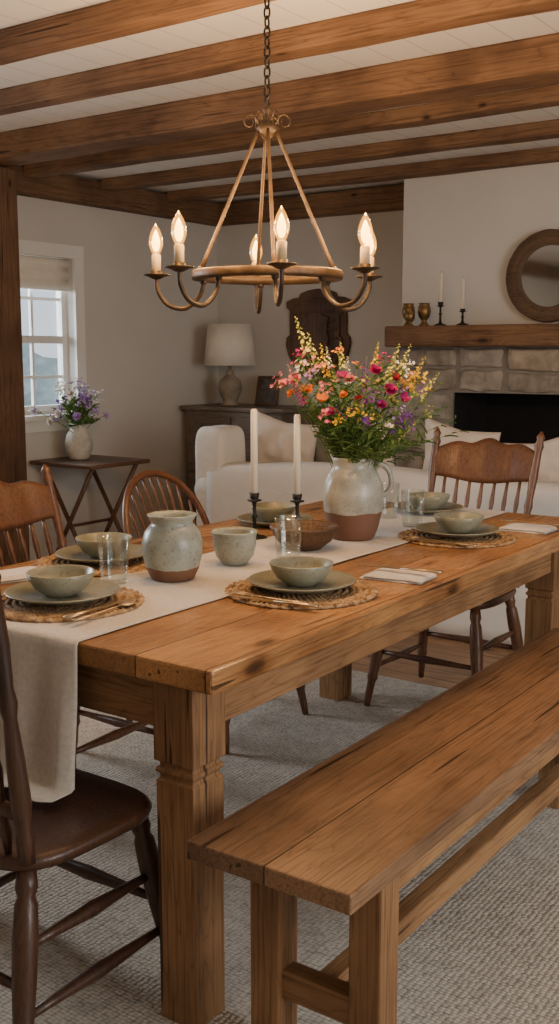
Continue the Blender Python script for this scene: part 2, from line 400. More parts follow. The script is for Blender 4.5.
mb.box((XL - .02, wy0 - c - .02, wz0 - .03), (XL + .05, wy1 + c + .02, wz0 - .0005)).box((XL, wy0 - c, wz0 - .1), (XL + .015, wy1 + c, wz0 - .031))
x0, x1 = XL - .10, XL - .06
mb.box((x0, wy0, wz0), (x1, wy0 + .04, wz1)).box((x0, wy1 - .04, wz0), (x1, wy1, wz1)).box((x0, wy0 + .041, wz0), (x1, wy1 - .041, wz0 + .05)).box((x0, wy0 + .041, wz1 - .04), (x1, wy1 - .041, wz1))
zm = (wz0 + wz1) / 2 - .02
mb.box((x0, wy0 + .041, zm - .022), (x1 + .02, wy1 - .041, zm + .022))
for k in (1, 2):
    yy = wy0 + (wy1 - wy0) * k / 3; mb.box((x0 + .01, yy - .009, wz0), (x1 - .01, yy + .009, wz1))
for zz in ((wz0 + zm) / 2, (wz1 + zm) / 2): mb.box((x0 + .012, wy0, zz - .009), (x1 - .012, wy1, zz + .009))
w1 = struct(make('window_1', mb, P_WHITE))
make('window_pane', M().box((XL - .083, wy0 + .03, wz0 + .03), (XL - .079, wy1 - .03, wz1 - .03)), G_WIN, parent=w1)
mb = M()
def rs(u, v): return (XL - .03 + .016 * abs(sin(v * pi * 3)), wy0 + .004 + u * (wy1 - wy0 - .008), wz1 - .002 - v * .19)
mb.grid(rs, 6, 24); sh = make('roman_shade', mb, F_SHADE, solid=.006)
tag(sh, 'gathered beige linen roman shade over the window', 'window shade')
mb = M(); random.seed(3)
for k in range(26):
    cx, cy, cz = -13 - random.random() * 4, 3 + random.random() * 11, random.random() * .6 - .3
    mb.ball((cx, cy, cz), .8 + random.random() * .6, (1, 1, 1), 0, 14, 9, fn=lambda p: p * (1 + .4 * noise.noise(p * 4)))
b = make('shrubs', mb, plain('foliage_washed_out', (.36, .43, .42), .95, 0, .3, 3, .5, 10)); tag(b, 'pale hazy green garden shrubs beyond the window', 'shrubs'); b['kind'] = 'stuff'  # foliage colour paled to look washed out by the bright exterior

r = make('rug', M().box((-3.35, -.9, .0), (.9, 3.72, .012)), RUG, bevel=.005); tag(r, 'light grey-beige woven rug under the dining table', 'rug')
RZ = .012

# ------------------------------------------------------------------ dining table
tx0, tx1, ty0, ty1 = -2.24, -1.164, 1.45, 3.62
tcx = -1.70
T = thing('dining_table', 'rustic oak farmhouse dining table with thick plank top', 'table', (tcx, 2.53, RZ))
def L(x, y, z): return (x - tcx, y - 2.53, z - RZ)
def worn_slab(a, b, n=40, amp=.0016, sd=0):
    mb = M(); rings = []
    for k in range(n + 1):
        y = a[1] + (b[1] - a[1]) * k / n
        j = lambda s: amp * noise.noise(Vector((y * 8, s * 5.0, sd)))
        rings.append([(a[0] + j(1), y, a[2] + j(5)), (b[0] + j(2), y, a[2] + j(6)), (b[0] + j(3), y, b[2] + j(7) * .4), (a[0] + j(4), y, b[2] + j(8) * .4)])
    vs = [p for r_ in rings for p in r_]
    fs = [(k * 4 + i, k * 4 + (i + 1) % 4, (k + 1) * 4 + (i + 1) % 4, (k + 1) * 4 + i) for k in range(n) for i in range(4)]
    fs += [(3, 2, 1, 0), tuple(n * 4 + i for i in range(4))]
    return mb.add(vs, fs)
make('table_top', worn_slab(L(tx0, ty0, .714), L(tx1, ty1, .76), 60, .0014, 1), W_TOP, parent=T, bevel=.006)
lx0, lx1, ly0, ly1 = -2.10, -1.272, 1.512, 3.38
for xa in (lx1 + .01, lx0 - .038):
    make('apron', M().box(L(xa, ly0, .615), L(xa + .028, ly1, .714)), W_TY, parent=T, bevel=.003)
for ya in (ly0 - .038, ly1 + .01):
    make('apron', M().box(L(lx0, ya, .615), L(lx1, ya + .028, .714)), W_TX, parent=T, bevel=.003)
for x in (lx0, lx1):
    for y in (ly0, ly1):
        mb = M(); h = .05
        prof = [(RZ, h - .004), (.514, h - .003), (.518, h - .008), (.526, h - .008), (.530, h - .002), (.538, h - .002), (.542, h - .008), (.550, h - .008), (.554, h), (.714, h)]
        vs = [L(x + sx * hw, y + sy * hw, z) for z, hw in prof for sx, sy in ((-1, -1), (1, -1), (1, 1), (-1, 1))]
        n = len(prof)
        fs = [(k * 4 + j, k * 4 + (j + 1) % 4, (k + 1) * 4 + (j + 1) % 4, (k + 1) * 4 + j) for k in range(n - 1) for j in range(4)] + [(3, 2, 1, 0), tuple((n - 1) * 4 + j for j in range(4))]
        make('leg', mb.add(vs, fs), W_TZ, parent=T, bevel=.002)

# ------------------------------------------------------------------ bench
bx0, bx1, by0, by1 = -1.135, -.798, 1.335, 3.12; BH = .49
BC = thing('bench', 'long rustic wooden bench with plank seat beside the table', 'bench', (-.9665, 2.32, RZ))
def L(x, y, z): return (x + .9665, y - 2.32, z - RZ)
make('seat', worn_slab(L(bx0, by0, BH - .036), L(bx1, by1, BH), 50, .0016, 4), W_BTOP, parent=BC, bevel=.004)
LX = (-1.045, -.835); LY = (1.475, 2.90); bt = BH - .037
for x in LX:
    for y in LY:
        make('leg', M().box(L(x - .032, y - .032, RZ), L(x + .032, y + .032, bt)), W_TZ, parent=BC, bevel=.004)
for y in LY:
    make('cross_rail', M().box(L(LX[0] + .02, y - .02, .17), L(LX[1] - .02, y + .02, .225)), W_TX, parent=BC, bevel=.003)
    make('cross_rail', M().box(L(LX[0] + .02, y - .02, bt - .055), L(LX[1] - .02, y + .02, bt)), W_TX, parent=BC, bevel=.003)
make('stretcher', M().box(L(-.96, LY[0], .172), L(-.92, LY[1], .222)), W_TY, parent=BC, bevel=.003)
for xa in (-.845, -1.055):
    make('apron', M().box(L(xa, LY[0], bt - .055), L(xa + .02, LY[1], bt)), W_TY, parent=BC, bevel=.003)

# ------------------------------------------------------------------ chairs
LEGP = [(0, .017), (.08, .021), (.12, .016), (.15, .021), (.3, .024), (.5, .022), (.7, .018), (.74, .021), (.78, .015), (.9, .014), (1, .011)]
SPIN = [(0, .006), (.1, .007), (.25, .0105), (.32, .007), (.36, .010), (.4, .007), (.6, .0075), (.7, .010), (.85, .007), (1, .006)]
def seat_mesh(w, d, z, t=.034):
    mb = M(); n = 48; rings = []
    def outline(a, s):
        cx, cy = cos(a), sin(a); e = .5
        x = (abs(cx) ** e) * (1 if cx >= 0 else -1); y = (abs(cy) ** e) * (1 if cy >= 0 else -1)
        return x * w / 2 * (1 + .03 * y) * s, y * d / 2 * s
    for s, dz in ((.9, -t), (.98, -t * .75), (1.0, -t * .35), (.985, -.004), (.95, 0), (.8, -.004), (.55, -.011), (.25, -.012), (.02, -.011)):
        r = []
        for k in range(n):
            x, y = outline(2 * pi * k / n, s)
            r.append((x, y, z + dz))
        rings.append(r)
    vs = [p for r in rings for p in r]
    fs = [(i * n + k, i * n + (k + 1) % n, (i + 1) * n + (k + 1) % n, (i + 1) * n + k) for i in range(len(rings) - 1) for k in range(n)]
    fs.append(tuple(reversed(range(n)))); fs.append(tuple((len(rings) - 1) * n + k for k in range(n)))
    mb.add(vs, fs, 0, True); return mb
def chair(label, loc, rotz, mat, style, w=.44, d=.40, sz=.45, top=.98, rake=.13, splay=.12):
    C = thing('dining_chair', label, 'chair', loc, rotz)
    make('seat', seat_mesh(w, d, sz), mat, parent=C)
    hw, hd = w / 2, d / 2
    feet = {}
    for sx in (-1, 1):
        for sy in (-1, 1):
            a = Vector((sx * (hw - .055), sy * (hd - .05), sz - .028)); b = Vector((sx * (hw + .0), sy * (hd + .015 if sy > 0 else hd + .03), 0))
            feet[(sx, sy)] = (a, b)
            make('leg', M().turned(a, b, LEGP, 14), mat, parent=C)
    def at(k, h):
        a, b = feet[k]; t = (a.z - h) / a.z; return a.lerp(b, t)
    ST = [(0, .008), (.2, .010), (.45, .014), (.5, .0155), (.55, .014), (.8, .010), (1, .008)]
    for sx in (-1, 1):
        for h in (.15, .27): make('stretcher', M().turned(at((sx, -1), h), at((sx, 1), h), ST, 10), mat, parent=C)
    make('stretcher', M().turned(at((-1, 1), .21), at((1, 1), .21), ST, 10), mat, parent=C)
    make('stretcher', M().turned(at((-1, -1), .20), at((1, -1), .20), ST, 10), mat, parent=C)
    mb = M()
    def bk(x, h):
        hh = h * (top - sz)
        return Vector((x * (1 + splay * h), -hd + .035 - rake * max(0, h) ** 1.2 - .035 * (1 - (x / hw) ** 2) * h, sz - .006 + hh))
    if style == 'press':
        for sx in (-1, 1):
            pr = [(0, .015), (.08, .017), (.12, .013), (.2, .019), (.35, .017), (.5, .012), (.55, .017), (.6, .013), (.75, .017), (.93, .014), (.96, .019), (1.0, .012), (1.02, .017), (1.06, .004)]
            mb.tube([bk(sx * (hw - .035), t) for t, r in pr], [r for t, r in pr], 12)
        ww = hw - .03
        def crest(side):
            def f(u, v):
                x = (u * 2 - 1) * ww
                lo = .70 + .018 * cos(u * 2 * pi)
                hi = .90 + .08 * (max(0, sin(pi * u)) ** .6) + .018 * cos((u - .5) * 6 * pi) * sin(pi * u)
                p = bk(x, lo + (hi - lo) * v)
                emb = .006 * max(0, sin(v * pi)) * (abs(sin(u * 4 * pi)) * .7 + .3)
                p.y += side * (.010 + (emb if side > 0 else 0)); return p
            return f
        g1 = [crest(1)(i / 32, j / 8) for j in range(9) for i in range(33)]
        g2 = [crest(-1)(i / 32, j / 8) for j in range(9) for i in range(33)]
        fs = [(j * 33 + i, j * 33 + i + 1, (j + 1) * 33 + i + 1, (j + 1) * 33 + i) for j in range(8) for i in range(32)]
        nn = len(g1); allf = fs + [tuple(reversed([a + nn for a in f])) for f in fs]
        bd = [i for i in range(33)] + [j * 33 + 32 for j in range(1, 9)] + [8 * 33 + i for i in range(31, -1, -1)] + [j * 33 for j in range(7, 0, -1)]
        for q in range(len(bd)):
            a, b2 = bd[q], bd[(q + 1) % len(bd)]; allf.append((b2, a, a + nn, b2 + nn))
        mb.add(g1 + g2, allf, 0, True)
        mb.tube([bk(x, .17) for x in [(-1 + 2 * k / 12) * (hw - .035) for k in range(13)]], .011, 8, flat=1.5)
        for k in range(7):
            x = (-1 + 2 * (k + 1) / 8) * (hw - .035)
            mb.tube([bk(x, .17 + .55 * t) for t, r in SPIN], [r for t, r in SPIN], 8)
        for k in range(7):
            x = (-1 + 2 * (k + 1) / 8) * (hw - .035)
            mb.tube([bk(x, .0 + .17 * t) for t in (0, .5, 1)], [.006, .010, .006], 8)
    else:
        pts = []
        for k in range(33):
            a = pi * k / 32
            x = -cos(a) * (hw - .025) * (1 + .05 * sin(a))
            pts.append(bk(x, max(0, sin(a)) ** .62 * .98))
        mb.tube(pts, [.013] * 33, 12)
        for k in range(9):
            u = -1 + 2 * (k + 1) / 10
            x = u * (hw - .05)
            hh = .98 * (sqrt(max(0, 1 - (u * .98) ** 2)) ** .62)
            mb.tube([bk(x * (.8 + .2 * t), hh * t) for t in (0, .15, .35, .6, .85, 1)], [.006, .009, .0065, .006, .0055, .005], 8)
        mb.tube([bk(x * (hw - .04), .36) for x in [-.98 + 1.96 * k / 12 for k in range(13)]], .009, 8)
    make('backrest', mb, mat, parent=C)
    return C
chair('dark-stained turned wooden chair tucked at the table end under the runner', (-1.572, 1.345, RZ), 0, W_DK, 'press', .465, .39, .434, .98, .05, .0)
chair('brown press-back dining chair with spindles at the table head', (-1.715, 3.57, RZ), pi, W_MED, 'press', .46, .40, .45, 1.0)
chair('brown spindle-back dining chair with a broad crest rail', (-2.29, 2.17, RZ), -pi / 2, W_MED, 'press', .44, .40, .45, .94)
chair('brown windsor dining chair with an arched hoop back', (-2.295, 2.90, RZ), -pi / 2, W_MED, 'hoop', .48, .40, .45, .90)

# ------------------------------------------------------------------ runner
mb = M(); rx0, rx1 = -1.895, -1.505
drop = .365; HANG = .303
def rf(u, v):
    x = rx0 + u * (rx1 - rx0)
    s = v * (drop + (3.6 - 1.45) + .02)
    if s < drop:
        l = drop - s; ll = min(l, HANG); ex = max(0, l - HANG)
        z = .7615 - ll; k = ll / HANG
        fold = .014 * (1 + sin(u * 24 + 1.5 * sin(u * 5))) + .006 * noise.noise(Vector((u * 6, z * 5, 2)))
        y = 1.440 - fold * k ** .7 - .010 * k - ex
        z = z - .003 * min(1, ex / .02) + .003 * abs(sin(u * 12)) * min(1, ex / .02)
        x += .006 * sin(z * 11) + .02 * k * (u - .5)
        return (x, y, z)
    y = 1.440 + (s - drop)
    e = min(1, (s - drop) / .02)
    wr = .0022 * (noise.noise(Vector((x * 9, y * 4, 0))) + .6) if 1.5 < y < 3.5 else .001
    return (x + .006 * noise.noise(Vector((y * 2, u, 5))), y, .7615 + max(0, wr) * e)
mb.grid(rf, 48, 190)
r = make('table_runner', mb, F_LINEN, solid=.0018, fixn=False)
tag(r, 'beige linen runner along the table hanging over its end', 'table runner')
TZ = .7612; RT = .7655

# ------------------------------------------------------------------ placemats, plates, bowls
def mat_mesh(R):
    mb = M(); prof = [(.0005, .004)]
    nr = 11
    for i in range(nr):
        r0 = R * i / nr; r1 = R * (i + 1) / nr
        for t in (.15, .35, .5, .65, .85, 1.0): prof.append((r0 + (r1 - r0) * t, .003 + .004 * sin(pi * t)))
    prof += [(R * 1.0, .0), (.0005, .0)]
    def fn(p, a, r, z):
        i = int(r / R * nr - 1e-6); k = 10 + i * 7
        if z > 0.0035: z = z + .0022 * sin(a * k + i * 2) * (1 if i % 2 else -1)
        if z > 0 and r > R * .93: r2 = r * (1 + .022 * sin(a * 40)); p = Vector((r2 * cos(a), r2 * sin(a), 0))
        return Vector((p.x, p.y, z))
    mb.lathe(prof, seg=160, fn=fn); return mb
mat0 = None; plate0 = None; bowl0 = None
plate_prof = [(.0005, .0), (.055, 0), (.06, .003), (.10, .008), (.128, .019), (.131, .0215), (.129, .0235), (.124, .022), (.098, .013), (.06, .0085), (.0005, .0085)]
bowl_prof = [(.0005, 0), (.036, 0), (.04, .004), (.06, .018), (.074, .040), (.078, .053), (.0765, .055), (.074, .053), (.069, .040), (.055, .021), (.03, .010), (.0005, .008)]
settings = [(-1.395, 2.085, TZ, True), (-1.42, 3.0, TZ, True), (-1.77, 1.66, RT, True), (-2.045, 2.07, TZ, True), (-2.05, 2.90, TZ, False), (-1.74, 3.42, RT, False)]
for i, (x, y, z, hasmat) in enumerate(settings):
    zz = z
    if hasmat:
        if mat0 is None: mat0 = make('placemat', mat_mesh(.183), GRASS, loc=(x, y, z)); q = mat0
        else: q = duplicate(mat0, (x, y, z), i * .7)
        tag(q, 'round braided seagrass placemat under a plate', 'placemat', 'placemats on the dining table'); zz = z + .0095
    if plate0 is None: plate0 = make('plate', M().lathe(plate_prof, seg=64), C_PLATE, loc=(x, y, zz)); q = plate0
    else: q = duplicate(plate0, (x, y, zz))
    tag(q, 'grey-green stoneware dinner plate under a bowl', 'plate', 'plates on the dining table')
    if bowl0 is None: bowl0 = make('bowl', M().lathe(bowl_prof, seg=56), C_BOWL, loc=(x, y, zz + .0092)); q = bowl0
    else: q = duplicate(bowl0, (x + (.005 if i % 2 else -.006), y, zz + .0092))
    tag(q, 'olive-grey stoneware bowl stacked on a dinner plate', 'bowl', 'bowls on the dining table')
def fork():
    mb = M(); mb.tube([(0, -.11, .004), (0, -.06, .003), (0, .02, .004), (0, .04, .004)], [.007, .0055, .0035, .005], 8, flat=.35)
    mb.box((-.012, .038, .002), (.012, .055, .005))
    for k in range(4): x = -.0102 + k * .0068; mb.tube([(x, .053, .0035), (x, .075, .005), (x, .097, .004)], [.002, .0018, .001], 6)
    return mb
def knife():
    mb = M(); mb.tube([(0, -.12, .004), (0, -.07, .004), (0, -.01, .004)], [.009, .008, .006], 8, flat=.45)
    mb.prism([(-.006, .002), (.008, .002), (.008, .0038), (-.006, .0038)], -.01, .085); mb.prism([(-.003, .002), (.007, .002), (.007, .0036), (-.003, .0036)], .085, .105)
    return mb
def spoon():
    mb = M(); mb.tube([(0, -.11, .004), (0, -.06, .003), (0, .03, .004), (0, .05, .004)], [.007, .0055, .0035, .005], 8, flat=.35)
    mb.ball((0, .070, .004), .024, (.75, 1.05, .15), 0, 16, 8); return mb
kinds = {'fork': fork(), 'knife': knife(), 'spoon': spoon()}
bases = {}
def cut(kind, x, y, z, rz):
    if kind not in bases: bases[kind] = make(kind, kinds[kind], M_STEEL, loc=(x, y, z), rot=(0, 0, rz)); q = bases[kind]
    else: q = duplicate(bases[kind], (x, y, z), rz)
    tag(q, 'warm bronze-toned %s lying at a place setting' % kind, 'cutlery', kind + 's on the dining table')
MZ = TZ + .0095
cut('fork', -1.40, 1.942, MZ, pi / 2 + .06); cut('knife', -1.37, 1.922, MZ, pi / 2 + .12)
cut('fork', -1.43, 2.855, MZ, pi / 2); cut('knife', -1.40, 2.835, MZ, pi / 2 + .05)
cut('fork', -1.915, 1.64, RT + .0095, 0.05); cut('knife', -1.628, 1.645, RT + .0095, .05); cut('spoon', -1.602, 1.63, RT + .0095, .08)
cut('fork', -2.03, 2.215, MZ, -pi / 2)
def napkin(w, d, layers=2):
    mb = M()
    for l in range(layers):
        z0 = l * .007; sh = l * .006
        def f(u, v, l=l, z0=z0):
            x = (u - .5) * w * (1 - .06 * l) + sh; y = (v - .5) * d * (1 - .08 * l) - sh
            e = min(u, 1 - u, v, 1 - v); e = min(1, e * 7)
            return (x + .006 * noise.noise(Vector((y * 18, l, 0))), y + .006 * noise.noise(Vector((x * 18, l, 4))), z0 + (.007 * sqrt(e) + .005 * (noise.noise(Vector((x * 28, y * 28, l))) * e + .3 * e)))
        mb.grid(f, 24, 20)
        mb.grid(lambda u, v, l=l, z0=z0: ((u - .5) * w * (1 - .06 * l) * .97 + sh, (v - .5) * d * (1 - .08 * l) * .97 - sh, z0), 1, 1)
    return mb
nk = make('napkin', napkin(.17, .12), F_NAPK, loc=(-1.285, 2.37, TZ), rot=(0, 0, .12)); tag(nk, 'folded beige linen napkin beside a place setting', 'napkin', 'folded napkins')
duplicate(nk, (-1.30, 3.275, TZ), .05); duplicate(nk, (-2.10, 1.80, TZ), 1.3)
cut('knife', -1.28, 2.355, TZ + .0235, pi / 2 + .15)
cut('spoon', -1.30, 3.27, TZ + .0235, pi / 2)

# ------------------------------------------------------------------ pottery
vp = [(.0005, 0), (.052, 0), (.056, .004), (.068, .03), (.076, .065), (.077, .095), (.070, .122), (.058, .137), (.052, .142), (.053, .150), (.060, .160), (.063, .165), (.060, .167), (.054, .160), (.047, .148), (.048, .138), (.062, .118), (.068, .09), (.06, .04), (.045, .01), (.0005, .008)]
v = make('stoneware_vase', M().lathe(vp, seg=64), C_VASE, loc=(-1.74, 2.01, RT)); tag(v, 'round grey-green glazed vase with bare terracotta foot', 'vase')
pp = [(.0005, 0), (.032, 0), (.036, .004), (.052, .025), (.059, .055), (.059, .075), (.061, .084), (.064, .090), (.061, .093), (.055, .085), (.053, .07), (.045, .025), (.0005, .01)]
v = make('stoneware_pot', M().lathe(pp, seg=56), C_POT, loc=(-1.725, 2.25, RT)); tag(v, 'small grey-green glazed pottery bowl on the runner', 'bowl')
bp = [(.0005, 0), (.05, 0), (.055, .006), (.079, .024), (.092, .046), (.098, .060), (.101, .062), (.101, .067), (.096, .070), (.090, .064), (.072, .034), (.045, .014), (.0005, .012)]
def ribb(p, a, r, z):
    if r > .05 and z > .004: k = 1 + .016 * sin(a * 36 + (18 if int(z / .009) % 2 else 0) * pi / 18); return Vector((p.x * k, p.y * k, p.z))
    return p
v = make('wooden_bowl', M().lathe(bp, seg=144, fn=ribb), W_BOWL, loc=(-1.70, 2.555, RT)); tag(v, 'brown ribbed wooden bowl beside the candlesticks', 'bowl')
J = thing('flower_jug', 'cream glazed stoneware jug with terracotta base holding wildflowers', 'jug', (-1.675, 2.79, RT))
jp = [(.0005, 0), (.062, 0), (.068, .006), (.080, .04), (.090, .085), (.094, .13), (.090, .17), (.078, .2), (.066, .216), (.062, .226), (.064, .24), (.069, .252), (.066, .255), (.060, .246), (.056, .228), (.06, .212), (.082, .17), (.086, .12), (.07, .04), (.0005, .012)]
make('body', M().lathe(jp, seg=64), C_JUG, parent=J)
dr = Vector((cos(radians(35)), sin(radians(35)), 0))
hp = []
for k in range(15):
    a = -pi / 2 + pi * k / 14
    hp.append(dr * (.066 + .042 * max(0, cos(a)) ** .8) + Vector((0, 0, .185 + .05 * sin(a))) + dr * (.018 * (1 - k / 14)))
make('handle', M().tube(hp, [.011 - .003 * sin(pi * k / 14) for k in range(15)], 10), C_JUG, parent=J)

# ------------------------------------------------------------------ flowers
def fcol(name, c): return plain(name, c, .6, 0, .25, 40, 0, spec=.2)
GREEN = fcol('stem_green', (.14, .23, .05)); LEAF = fcol('leaf_green', (.11, .195, .048))
FC = {'magenta': fcol('petal_magenta', (.42, .02, .16)), 'pink': fcol('petal_pink', (.72, .22, .28)), 'orange': fcol('petal_orange', (.82, .27, .05)), 'yellow': fcol('petal_yellow', (.88, .54, .05)),
      'purple': fcol('petal_purple', (.22, .06, .32)), 'white': fcol('petal_white', (.8, .76, .7)), 'red': fcol('petal_red', (.40, .02, .04)), 'lime': fcol('petal_lime', (.66, .62, .18)), 'lilac': fcol('petal_lilac', (.42, .28, .55))}
CENT = fcol('flower_centre', (.45, .25, .03))
def frame(d):
    d = d.normalized(); u = d.orthogonal().normalized(); w = d.cross(u); return d, u, w
def petals(mb, c, d, n, L_, W_, cup, mat, ph=0):
    d, u, w = frame(d)
    for k in range(n):
        a = ph + 2 * pi * k / n + random.uniform(-.14, .14); r = u * cos(a) + w * sin(a); t = d.cross(r); ll = L_ * random.uniform(.78, 1.14)
        ps = []
        for (s, ww) in ((.08, .15), (.45, .8), (.8, 1), (1.0, .45)):
            h = cup * s * s
            for sd in (-1, 0, 1): ps.append(c + r * (ll * s) + d * (ll * h + (.0 if sd == 0 else .08 * ll)) + t * (sd * W_ * ww * .5))
        mb.add(ps, [(i * 3 + j, i * 3 + j + 1, (i + 1) * 3 + j + 1, (i + 1) * 3 + j) for i in range(3) for j in range(2)], mat, True)
def bloom(mb, c, d, kind, size):
    if kind == 'daisy':
        petals(mb, c, d, random.choice((6, 8, 12)), size, size * .42, .25, 1, random.random()); petals(mb, c, d, 6, size * .6, size * .4, .7, 1, random.random()); mb.ball(c + d * .002, size * .2, mat=2, seg=8, rings=5)
    elif kind == 'rose':
        for i, (l, cp) in enumerate(((1, .2), (.85, .6), (.65, 1.1), (.45, 1.8))): petals(mb, c, d, 8 - i, size * l, size * .6, cp, 1, i * .5)
    elif kind == 'cup':
        petals(mb, c, d, 6, size, size * .7, .9, 1); petals(mb, c, d, 5, size * .7, size * .5, 1.3, 1, .4)
    elif kind == 'cluster':
        for k in range(14):
            p = c + Vector([random.uniform(-1, 1) * size for _ in range(3)]) * 1.25
            mb.tube([c - d * size * 1.8, p], [.0007, .0005], 4); petals(mb, p, (d + Vector([random.uniform(-.6, .6) for _ in range(3)])), 5, size * .36, size * .28, .5, 1)
def flower(base, tip, bend, kind, size, color, name, label, group, sz=.0013):
    mb = M(); base = Vector(base); tip = Vector(tip)
    mid = base.lerp(tip, .55) + Vector(bend)
    pts = []
    for k in range(9):
        t = k / 8; pts.append(base * (1 - t) ** 2 + mid * 2 * t * (1 - t) + tip * t * t)
    mb.tube(pts, [sz * (1 - .4 * k / 8) for k in range(9)], 6)
    d = (pts[-1] - pts[-2]).normalized()
    if kind == 'spike':
        n = 20
        for k in range(n):
            t = k / (n - 1); p = pts[-1] - d * size * 7 * (1 - t)
            _, u, w = frame(d); a = k * 2.4; s = size * (.85 - .65 * t)
            rr = (u * cos(a) + w * sin(a))
            petals(mb, p + rr * s * .6, rr + d * .7, 5, s * .7, s * .55, .8, 1, a)
    else: bloom(mb, pts[-1], (d + Vector((random.uniform(-.4, .6), random.uniform(-.9, 0), random.uniform(-.2, .3)))).normalized(), kind, size)
    q = make(name, mb, [GREEN, FC[color], CENT], fixn=False); tag(q, label, 'flower', group); return q
jc = Vector((-1.675, 2.79, RT)); Rg = Vector((cos(radians(35)), sin(radians(35)), 0)); Dp = Vector((-sin(radians(35)), cos(radians(35)), 0))
spec = [
 (-60, 136, .0, 'spike', .017, 'lime'), (-47, 121, .05, 'spike', .017, 'lime'), (-35, 110, -.03, 'spike', .015, 'yellow'), (-26, 98, .06, 'spike', .013, 'lime'),
 (46, 110, .02, 'spike', .017, 'lime'), (72, 98, .0, 'spike', .016, 'yellow'), (60, 110, .08, 'spike', .016, 'lime'), (84, 82, -.04, 'spike', .014, 'lime'),
 (20, 84, -.05, 'rose', .022, 'magenta'), (34, 66, -.08, 'rose', .023, 'magenta'), (40, 76, .0, 'cup', .021, 'red'), (-6, 76, -.06, 'rose', .020, 'pink'), (24, 52, -.1, 'rose', .018, 'magenta'),
 (-60, 76, -.05, 'rose', .023, 'pink'), (-70, 70, .0, 'cup', .021, 'pink'), (-78, 74, .04, 'cluster', .019, 'pink'), (-40, 90, .0, 'cluster', .021, 'pink'), (-24, 86, -.04, 'daisy', .019, 'pink'),
 (-48, 66, -.06, 'rose', .020, 'orange'), (-34, 56, -.09, 'cup', .021, 'orange'), (-12, 62, -.1, 'rose', .016, 'orange'), (-28, 70, -.07, 'cluster', .019, 'pink'),
 (-18, 38, -.12, 'daisy', .018, 'yellow'), (24, 70, -.02, 'cup', .016, 'yellow'), (-2, 46, -.12, 'cluster', .019, 'yellow'), (8, 70, .04, 'cluster', .018, 'yellow'), (68, 80, .02, 'cluster', .019, 'yellow'),
 (56, 50, -.06, 'spike', .015, 'purple'), (-12, 44, -.1, 'cluster', .019, 'purple'), (8, 36, -.13, 'cup', .017, 'purple'), (50, 36, -.08, 'cluster', .020, 'purple'), (68, 52, .0, 'spike', .014, 'purple'),
 (-30, 44, -.1, 'cluster', .018, 'pink'), (40, 46, -.1, 'cluster', .016, 'lilac'), (14, 98, .05, 'spike', .014, 'purple'), (30, 94, .08, 'cluster', .019, 'magenta'), (-6, 98, .06, 'spike', .013, 'white'),
 (58, 66, .06, 'cup', .016, 'yellow'), (-52, 86, .0, 'cluster', .018, 'white'), (32, 32, -.11, 'daisy', .015, 'white'), (-68, 90, .03, 'spike', .013, 'pink'), (-56, 98, .06, 'cluster', .018, 'magenta'),
 (2, 58, -.13, 'rose', .016, 'red'), (14, 44, -.12, 'cluster', .015, 'yellow'), (-24, 46, -.12, 'rose', .015, 'magenta'), (46, 58, -.09, 'cup', .018, 'magenta'), (74, 66, -.02, 'daisy', .016, 'yellow'), (-64, 62, -.02, 'rose', .015, 'orange'),
 (-14, 78, -.09, 'cup', .018, 'magenta'), (12, 60, -.12, 'cluster', .018, 'purple'), (52, 86, -.02, 'cluster', .018, 'white'), (-44, 78, -.06, 'cluster', .018, 'lilac'),
 (-14, 112, .03, 'spike', .012, 'lime'), (24, 112, .0, 'spike', .012, 'yellow'), (38, 98, -.04, 'spike', .013, 'lime'), (74, 44, .0, 'cluster', .015, 'lime'), (64, 36, -.03, 'spike', .012, 'lime')]
for k in range(16):
    a = random.uniform(0, 2 * pi); rr = sqrt(random.random())
    lx = 78 * rr * cos(a); hh = 74 + 40 * rr * sin(a)
    if lx < -30: hh = max(hh, 72)
    spec.append((lx, hh, random.uniform(-.10, .12), random.choice(['cluster', 'cluster', 'spike', 'daisy']), random.uniform(.010, .014), random.choice(['pink', 'white', 'yellow', 'lime', 'purple', 'orange', 'lilac', 'magenta'])))
lab = {'spike': 'tall %s flower spike in the cream jug', 'rose': 'ruffled %s garden bloom in the cream jug', 'cup': 'cupped %s blossom in the cream jug', 'daisy': 'open %s daisy-like flower in the cream jug', 'cluster': 'small clustered %s wildflower in the cream jug'}
cn = {'lime': 'pale yellow-green'}
for (lx, hh, dp, kind, size, colr) in spec:
    a = random.uniform(0, 2 * pi)
    base = jc + Vector((cos(a) * .02, sin(a) * .02, .06))
    tip = jc + Rg * (lx * .00300) + Dp * dp + Vector((0, 0, .255 + hh * .0031))
    neck = jc + (Rg * lx * .0004 + Dp * dp * .15) + Vector((0, 0, .25))
    mid = base.lerp(tip, .55)
    flower(base, tip, (neck - mid) * .75, kind, size, colr, 'cut_flower', lab[kind] % cn.get(colr, colr), 'wildflowers in the cream jug')
def leaf(mb, p, d, l, w_):
    d = d.normalized(); t = d.cross(Vector((0, 0, 1)));
    t = t.normalized() if t.length > .01 else Vector((1, 0, 0)); nrm = t.cross(d)
    ps = []
    for s, ww in ((0, .1), (.3, .8), (.6, 1), (.85, .6), (1, .05)):
        for sd in (-1, 0, 1): ps.append(p + d * l * s + t * sd * w_ * ww * .5 + nrm * (.12 * l * (abs(sd)) - .25 * l * s * s))
    mb.add(ps, [(i * 3 + j, i * 3 + j + 1, (i + 1) * 3 + j + 1, (i + 1) * 3 + j) for i in range(4) for j in range(2)], 0, True)
mb = M()
